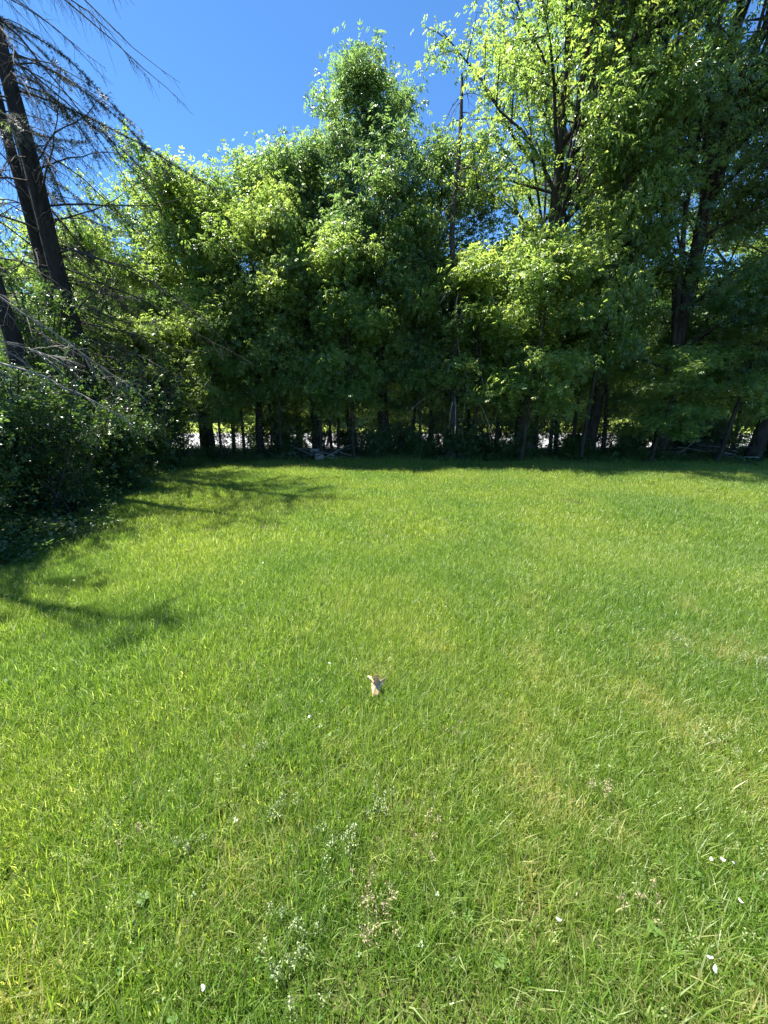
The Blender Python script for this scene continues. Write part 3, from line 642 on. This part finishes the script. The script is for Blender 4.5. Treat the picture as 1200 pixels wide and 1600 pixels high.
def sucker(X, Y, label, seed, n=9, H=2.2):
    g = rs(seed); root = empty('twiggy_sucker', (X, Y, 0)); tag(root, label, 'brush', SB); st = Tubes(); tw = Tubes(); A = []
    for i in range(n):
        q = path((g.normal(0, .25), g.normal(0, .15), 0), (g.normal(0, .28), g.normal(0, .28), 1), H * g.uniform(.5, 1.15), 6, .1, .1, g); st.add(q, np.linspace(.014, .004, 6), 4)
        for j in range(14):
            p = q[g.integers(1, 6)]; d = g.normal(0, 1, 3) * (1, 1, .6) + (0, 0, .2); qq = path(p, d, g.uniform(.2, .7), 4, .2, .15, g); tw.add(qq, np.linspace(.005, .002, 4), 3); A.append(qq[-1]); A.append(qq[2])
    st.build('stems', M['twig'], root); tw.build('twigs', M['dead'] if seed % 2 else M['twig'], root)['kind'] = 'stuff'
    A = np.array(A); k = g.integers(0, len(A), 700); pos = A[k] + g.normal(0, .09, (700, 3)); ax = g.normal(0, 1, (700, 3)); nm = g.normal(0, .5, (700, 3)) + (0, 0, 1)
    leaves('foliage', pos, ax, nm, g.uniform(.10, .18, 700), T_SHRUB, M['shrub'], root, g.uniform(.1, .8, 700))['kind'] = 'stuff'
    return root
sa = sucker(-.6, 13.9, 'twiggy suckers left of the central tall trunk', 401); sb = sucker(3.1, 13.4, 'pale twiggy suckers right of the snag', 402, 11, 2.6)
for src, rows in ((sa, [(-4.9, 13.5, .9, 'twiggy suckers right of the leaning trunk at the left'), (-3.0, 14.3, 1.0, 'twiggy suckers left of the brush pile'), (-6.6, 13.4, 1.1, 'twiggy suckers left of the leaning trunk at the left'),
                        (.8, 14.3, 1.0, 'twiggy suckers right of the central tall trunk'), (5.0, 13.6, 1.1, 'twiggy suckers right of the slanting trunk'), (7.8, 14.2, 1.1, 'twiggy suckers left of the thickest trunk'), (10.9, 13.5, 1.2, 'twiggy suckers above the stick pile')]),
                  (sb, [(-2.0, 14.6, .9, 'twiggy suckers behind the brush pile'), (1.6, 13.6, .9, 'twiggy suckers left of the snag'), (6.2, 14.4, 1.0, 'twiggy suckers behind the sapling row'), (9.6, 14.0, 1.1, 'twiggy suckers right of the thickest trunk'),
                        (12.4, 13.0, 1.2, 'twiggy suckers at the right edge'), (-4.0, 14.9, .9, 'twiggy suckers behind the straight dark trunk'), (-7.4, 11.2, 1.1, 'twiggy suckers behind the second dead spruce'), (3.9, 14.6, 1.0, 'twiggy suckers behind the slanting trunk'),
                        (-5.5, 8.6, 1.0, 'pale twiggy suckers in front of the thickest dead spruce'), (-5.1, 6.4, 1.0, 'pale twiggy suckers rising from the shrub under the fallen boughs'), (-6.2, 9.9, 1.2, 'pale twiggy suckers at the lawn corner beside the left shrubs')])):
    for (x, y, s, lb) in rows:
        c = copy_tree(src); c.location = (x, y, 0); c.rotation_euler.z = x * 3.1 + y; c.scale = (s, s, s); c['label'] = lb
# mid-height understorey behind, darkening the belt
MG = 'understorey bushes of the tree belt beside the road'
ub = tree('understorey_bush', 'understorey bush right of the thickest trunk by the road', MG, 9.9, 14.9, 4.0, .05, 1.5, .13, prof='oval', nprim=26, nleaf=4200, leaf=.22, seed=91, mat='ash', up=(0, 60), cat='bush', nlimb=0, sec=6, trunk_name='stem')
for (x, y, s, lb) in [(12.6, 14.9, 1.1, 'understorey bush at the right edge by the road'), (7.7, 15.2, 1.0, 'understorey bush left of the thickest trunk by the road'),
                      (5.0, 15.0, .9, 'understorey bush behind the slanting trunk'), (2.6, 15.3, 1.05, 'understorey bush behind the snag by the road'), (-.2, 15.6, 1.05, 'understorey bush behind the central tall trunk'),
                      (-2.6, 15.2, 1.0, 'understorey bush behind the brush pile'), (-4.6, 15.4, 1.05, 'understorey bush left of the brush pile by the road'), (-7.6, 14.6, 1.0, 'understorey bush at the left beyond the lawn corner'), (-9.8, 12.6, 1.1, 'understorey bush behind the left dead spruces')]:
    c = copy_tree(ub); c.location = (x, y, 0); c.rotation_euler.z = g.uniform(0, 6); c.scale = (s, s, s); c['label'] = lb

# ------------------------------------------------------------------ fallen boughs, brush piles, log
def fallen(label, p0, p1, r, seed, nt=22, sag=.15):
    g = rs(seed); p0 = np.array(p0, float); p1 = np.array(p1, float); root = empty('fallen_bough', p0); tag(root, label, 'branch', 'pale dead boughs fallen over the left shrubs')
    d = p1 - p0; L = np.linalg.norm(d); t = np.linspace(0, 1, 9)[:, None]; q = d * t; q[:, 2] += (sag * L * (t * (1 - t)))[:, 0]; q[1:] += np.cumsum(g.normal(0, .012 * L, (8, 3)), 0)
    Tubes().add(q, np.linspace(r, r * .25, 9), 6, .05, g).build('stem', M['dead'], root); tw = Tubes()
    for j in range(nt):
        s = g.uniform(.1, 1); p = np.array([np.interp(s, t[:, 0], q[:, k]) for k in range(3)]); dd = nrm(d) * .8 + g.normal(0, .5, 3) + (0, 0, -.25)
        qq = path(p, dd, g.uniform(.15, .7) * (1.2 - .7 * s), 5, .2, .15, g); tw.add(qq, np.linspace(.006, .002, 5), 4)
        for m in range(3): tw.add(path(qq[g.integers(1, 5)], dd + g.normal(0, .8, 3), g.uniform(.08, .25), 3, .2, .1, g), [.0035, .0025, .0015], 3)
    tw.build('side_twigs', M['dead'], root)['kind'] = 'stuff'
fallen('lowest pale dead bough slanting down to the right over the left shrubs', (-6.2, 6.2, 2.45), (-3.95, 6.6, 1.35), .022, 101, 26)
fallen('upper pale dead bough slanting down across the left shrubs', (-6.4, 6.6, 3.6), (-4.6, 7.6, 2.0), .02, 102, 34)
fallen('short pale dead bough above the nearest left shrub', (-5.4, 5.3, 2.6), (-4.4, 5.9, 2.35), .014, 103, 22)
fallen('pale dead bough nearest the lawn low among the left shrubs', (-6.0, 8.4, .9), (-5.0, 9.0, 1.25), .014, 104, 16)

def brush_pile(label, X, Y, n, w, h, seed, logs=True):
    g = rs(seed); root = empty('brush_pile', (X, Y, 0)); tag(root, label, 'brush pile', 'piles of cut sticks under the trees')
    for i in range(n):
        L = g.uniform(.5, 1.6); c = g.uniform(-1, 1, 2) * (w, .35); z = h * (1 - (c[0] / w) ** 2) * g.uniform(.1, 1); a = g.normal(0, .5) + (math.pi if i % 2 else 0)
        d = np.array([math.cos(a), math.sin(a), g.normal(0, .22)]); p = np.array([c[0], c[1], z + .05]) - d * L / 2; p[2] = max(.03, p[2])
        q = path(p, d, L, 5, .05, .12, g); q[:, 2] = np.maximum(q[:, 2], .02)
        Tubes().add(q, np.linspace(g.uniform(.008, .022), .004, 5), 5).build('stick', M['dead'] if i % 3 == 0 else M['twig'], root)
    if logs:
        for i in range(3):
            L = g.uniform(.5, .8); q = path((g.uniform(-.7, .1), -.3 + .15 * i, .1 + .09 * i), (1, g.normal(0, .2), .03), L, 5, 0, .02, g); q2 = q.copy()
            rr = np.array([.001, .07, .075, .07, .001]); q[0] = q[1] - (.003, 0, 0); q[-1] = q[-2] + (.003, 0, 0)
            Tubes().add(q, rr, 9, .04, g).build('log', M['dead'], root)
brush_pile('brush pile with pale cut logs left of the central tall trunk', -2.3, 13.2, 40, 1.2, .55, 111)
brush_pile('brush pile of dark sticks right of the thickest trunk', 10.1, 12.9, 44, 1.6, .6, 112, False)
def lone_log():
    g = rs(120); root = empty('fallen_log', (7.4, 12.9, .0)); tag(root, 'thin fallen pole lying along the foot of the trees on the right', 'log')
    Tubes().add(path((-1.2, 0, .07), (1, .06, .01), 2.6, 9, 0, .02, g), np.r_[.001, np.linspace(.05, .035, 7), .001], 8, .05, g).build('stem', M['twig'], root)
lone_log()

# ------------------------------------------------------------------ trees beyond the road
FG = 'sunlit trees far beyond the road'
ft = tree('far_tree', 'leftmost sunlit tree of the nearer row beyond the road', FG, -30, 40, 10, .25, 4.4, .03, prof='oval', nprim=40, nleaf=5000, leaf=.8, seed=131, mat='far_leaf', nlimb=0, clump=.5, sec=7, up=(-5, 55))
names = ['second', 'third', 'fourth', 'fifth', 'sixth', 'seventh', 'eighth', 'ninth', 'tenth', 'eleventh']
for row, (y0, n0, dx, w) in enumerate(((40, 10, 6.2, 'nearer'), (52, 10, 9, 'farther'))):
    for i, nm in enumerate(names[:n0]):
        c = copy_tree(ft); s = g.uniform(.8, 1.15) * (1, 1.4)[row]; x = (-30, -50)[row] + (i + 1) * dx + g.normal(0, .8); y = y0 + g.uniform(-2, 4)
        c.location = (x, y, float(ground_z(x, y)) - .3); c.rotation_euler.z = g.uniform(0, 6); c.scale = (s * 1.1, s, s); c['label'] = '%s sunlit tree from the left in the %s row beyond the road' % (nm, w)

# ------------------------------------------------------------------ small things on the lawn
def gz(x, y): return float(ground_z(x, y))
def dead_leaf():
    root = empty('dry_leaf', (-.043, 1.968, gz(-.043, 1.968) + .068), -.12); tag(root, 'curled pale brown dry leaf standing up in the grass near the centre', 'leaf')
    # lobed outline as a curled grid: centre rib with lobes
    lobes = [(-90, .55), (-74, .6), (-55, .5), (-35, .42), (-15, .5), (0, .42), (14, .55), (26, .86), (36, 1.0), (45, .8), (56, .42), (66, .5), (75, .92), (84, 1.05), (92, 1.28), (100, .98), (108, .55), (117, .4), (128, .72), (137, .82), (145, 1.02), (155, .8), (166, .5), (180, .42), (198, .5), (215, .42), (235, .5), (254, .6)]
    V = [(0, 0, 0)]; R1 = []; R2 = []; k = .068
    for a, r in lobes:
        an = math.radians(a); x, z = r * math.cos(an) * k, (r * math.sin(an)) * k
        V.append((x * .55, 0, z * .55)); R1.append(len(V) - 1); V.append((x, 0, z)); R2.append(len(V) - 1)
    g = rs(5); V = np.array(V, float)
    V[:, 1] = 9 * V[:, 0] ** 2 - 5 * np.abs(V[:, 2]) ** 1.7 + g.normal(0, .0018, len(V)) + .012 * np.sin(V[:, 0] * 120)
    V[:, 1] += .7 * V[:, 2] - .010 * np.abs(np.sin(V[:, 0] * 95))
    F = []; n = len(lobes)
    for i in range(n): j = (i + 1) % n; F.append((0, R1[i], R1[j])); F.append((R1[i], R2[i], R2[j])); F.append((R1[i], R2[j], R1[j]))
    b = obj('leaf_blade', mesh_np('leaf_blade', V, F, M['dryleaf'], smooth=True), root)
    sb = b.modifiers.new('curl', 'SUBSURF'); sb.levels = sb.render_levels = 1
    s = b.modifiers.new('thick', 'SOLIDIFY'); s.thickness = .0008
    Tubes().add([(0, .0, 0), (.004, -.004, -.03), (.01, -.006, -.065)], [.0015, .0012, .001], 5).build('leaf_stalk', M['straw'], root)
dead_leaf()

def petal_thing(x, y, label, s=.012, rz=0., seed=0):
    g = rs(seed + 900); V = [(0, 0, .15)]; n = 10
    for i in range(n):
        a = i / n * 6.283; r = 1 + .15 * g.normal(); V.append((r * math.cos(a), .62 * r * math.sin(a), .35 * r * r * math.cos(a) ** 2 + .1 * g.normal()))
    F = [(0, 1 + i, 1 + (i + 1) % n) for i in range(n)]
    o = obj('white_petal', mesh_np('white_petal', np.array(V) * s, F, M['petal'])); m = o.modifiers.new('thick', 'SOLIDIFY'); m.thickness = .0006
    o.location = (x, y, gz(x, y) + .08); o.rotation_euler = (g.normal(0, .3) + .35, g.normal(0, .3), rz); tag(o, label, 'petal', 'white petals scattered on the lawn')
PET = [(-0.323, 2.152, 'white petal up and left of the dry leaf'), (-0.371, 1.72, 'white petal lower left of the dry leaf'),
       (0.524, 0.893, 'white petal alone at the lower right, nearest the bottom middle'), (1.12, 1.07, 'left petal of the row of three at the lower right'),
       (1.162, 1.072, 'middle petal of the row of three at the lower right'), (1.189, 1.062, 'right petal of the row of three at the lower right'),
       (1.118, 0.948, 'petal just below the row of three at the lower right'), (0.913, 0.81, 'upper of two petals near the bottom right corner'), (0.909, 0.786, 'lower of two petals near the bottom right corner'),
       (-0.486, 0.758, 'petal near the bottom edge left of the middle'), (2.053, 1.939, 'petal by the right edge halfway up the lawn')]
for i, (x, y, lb) in enumerate(PET): petal_thing(x, y, lb, .0085, i * 1.3, i)

def weed(x, y, label, nl, ll, mat, seed):
    g = rs(seed); root = empty('broadleaf_weed', (x, y, gz(x, y) + .02), g.uniform(0, 6)); tag(root, label, 'weed', 'broad leaved weeds in the lawn')
    shape = [(0, 0), (.16, .15), (.30, .42), (.30, .65), (.15, .9), (0, 1)]
    for i in range(nl):
        a = i * 2.4; V = []; L = ll * g.uniform(.7, 1.15)
        for (u, v) in shape:
            for sgn in (-1, 0, 1): V.append((sgn * u * L, v * L, L * (.55 * v - .5 * v * v) + abs(sgn) * u * .12 * L + .02))
        F = []
        for k in range(len(shape) - 1):
            b = k * 3; F += [(b, b + 1, b + 4, b + 3), (b + 1, b + 2, b + 5, b + 4)]
        V = np.array(V); c, s = math.cos(a), math.sin(a); V = np.c_[V[:, 0] * c - V[:, 1] * s, V[:, 0] * s + V[:, 1] * c, V[:, 2]]
        obj('leaf', mesh_np('weed_leaf', V, F, M[mat]), root)
W = [(1.057, 1.06, 'broad leaved weed just left of the row of three petals', 6, .05), (0.819, 0.894, 'light broad leaved weed left of the lower right petals', 7, .05),
     (1.227, 1.003, 'broad leaved weed between the petal row and the right edge', 6, .055), (0.856, 0.849, 'pale broad leaved weed above the two corner petals', 6, .05),
     (0.331, 0.821, 'broad leaved weed at the bottom, right of the middle', 5, .05), (0.26, 0.925, 'broad leaved weed just above the bottom middle one', 5, .045),
     (-0.788, 0.994, 'broad leaved weed at the bottom left of the middle', 6, .05), (1.649, 1.66, 'broad leaved weed upper right of the row of three petals', 5, .05)]
for i, (x, y, lb, nl, ll) in enumerate(W): weed(x, y, lb, nl, ll * .5, 'weed', 700 + i)
weed(-2.6, 3.15, 'small bright yellow green seedling in shaded grass at the left', 7, .09, 'weed_bright', 750)

def tuft(x, y, label, n, h, seed, dry=False):
    """a tuft of flowering grass: stalks with pale spikelets"""
    g = rs(seed); root = empty('seed_tuft', (x, y, gz(x, y))); tag(root, label, 'grass tuft', 'pale flowering grass tufts in the lawn')
    stalk = Tubes(); V = []; F = []
    for i in range(n):
        p = np.r_[g.normal(0, .03, 2), 0]; d = (g.normal(0, .3), g.normal(0, .3), 1); q = path(p, d, h * g.uniform(.7, 1.1), 5, .12, .04, g); stalk.add(q, np.linspace(.0011, .0006, 5), 3)
        for j in range(26):
            f = g.uniform(.62, 1.02); c = np.array([np.interp(f, np.linspace(0, 1, 5), q[:, k]) for k in range(3)]) + g.normal(0, .007 * (1.3 - f) * 2, 3)
            o1 = nrm(g.normal(0, 1, 3) + (0, 0, 1.)); o2 = nrm(np.cross(o1, g.normal(0, 1, 3))); b = len(V); L = .0042
            V += [c - o1 * L, c + o2 * L * .45, c + o1 * L, c - o2 * L * .45]; F += [(b, b + 1, b + 2), (b, b + 2, b + 3)]
    stalk.build('stalks', M['straw' if dry else 'weed'], root)['kind'] = 'stuff'
    o = obj('seed_heads', mesh_np('seed_heads', np.array(V), F, M['seedhead_dry' if dry else 'seedhead'], smooth=False), root); o['kind'] = 'stuff'
M['seedhead'] = plain('pale_seed_head', (.38, .43, .22), .6, .3, .15)
M['seedhead_dry'] = plain('dry_seed_head', (.40, .34, .19), .7, .3, .15)
for i, (x, y, lb, n, h, dry) in enumerate([
    (-.417, 1.256, 'pale flowering tuft left of the middle, well below the dry leaf', 8, .12, False), (-.162, 1.147, 'larger pale flowering tuft lower left of the middle', 11, .12, False),
    (-.005, 1.29, 'pale flowering tuft directly below the dry leaf', 9, .12, False), (-.045, .969, 'brownish dry tuft low in the middle of the lawn', 9, .13, True), (-.038, .871, 'second brownish dry tuft just below the first, bottom middle', 7, .12, True),
    (-.269, .80, 'pale flowering tuft near the bottom edge left of the middle', 10, .11, False), (-.256, .918, 'pale tuft just above the one by the bottom edge', 7, .11, False), (.167, 1.147, 'dry reddish tuft right of the middle below the dry leaf', 5, .12, True),
    (-.696, 1.147, 'pale flowering tuft at the lower left', 6, .11, False), (-.92, 1.194, 'dry tuft near the lower left edge', 4, .11, True), (.356, 1.657, 'dark dry tuft right of and below the dry leaf', 4, .11, True),
    (2.287, 2.218, 'pale flowering tuft by the right edge halfway up', 10, .13, False), (1.96, 2.429, 'pale flowering tuft a little left of the right edge halfway up', 10, .13, False),
    (.819, .969, 'dry tuft among the lower right weeds', 7, .1, True), (-.574, 1.61, 'pale small tuft left of and below the white petals', 5, .11, False),
    (1.577, 1.618, 'pale tuft at the right between the dry leaf and the row of petals', 8, .12, False), (.894, 1.351, 'dry straw tuft at the right above the petal row', 6, .12, True)]):
    tuft(x, y, lb, n, h, 800 + i, dry)
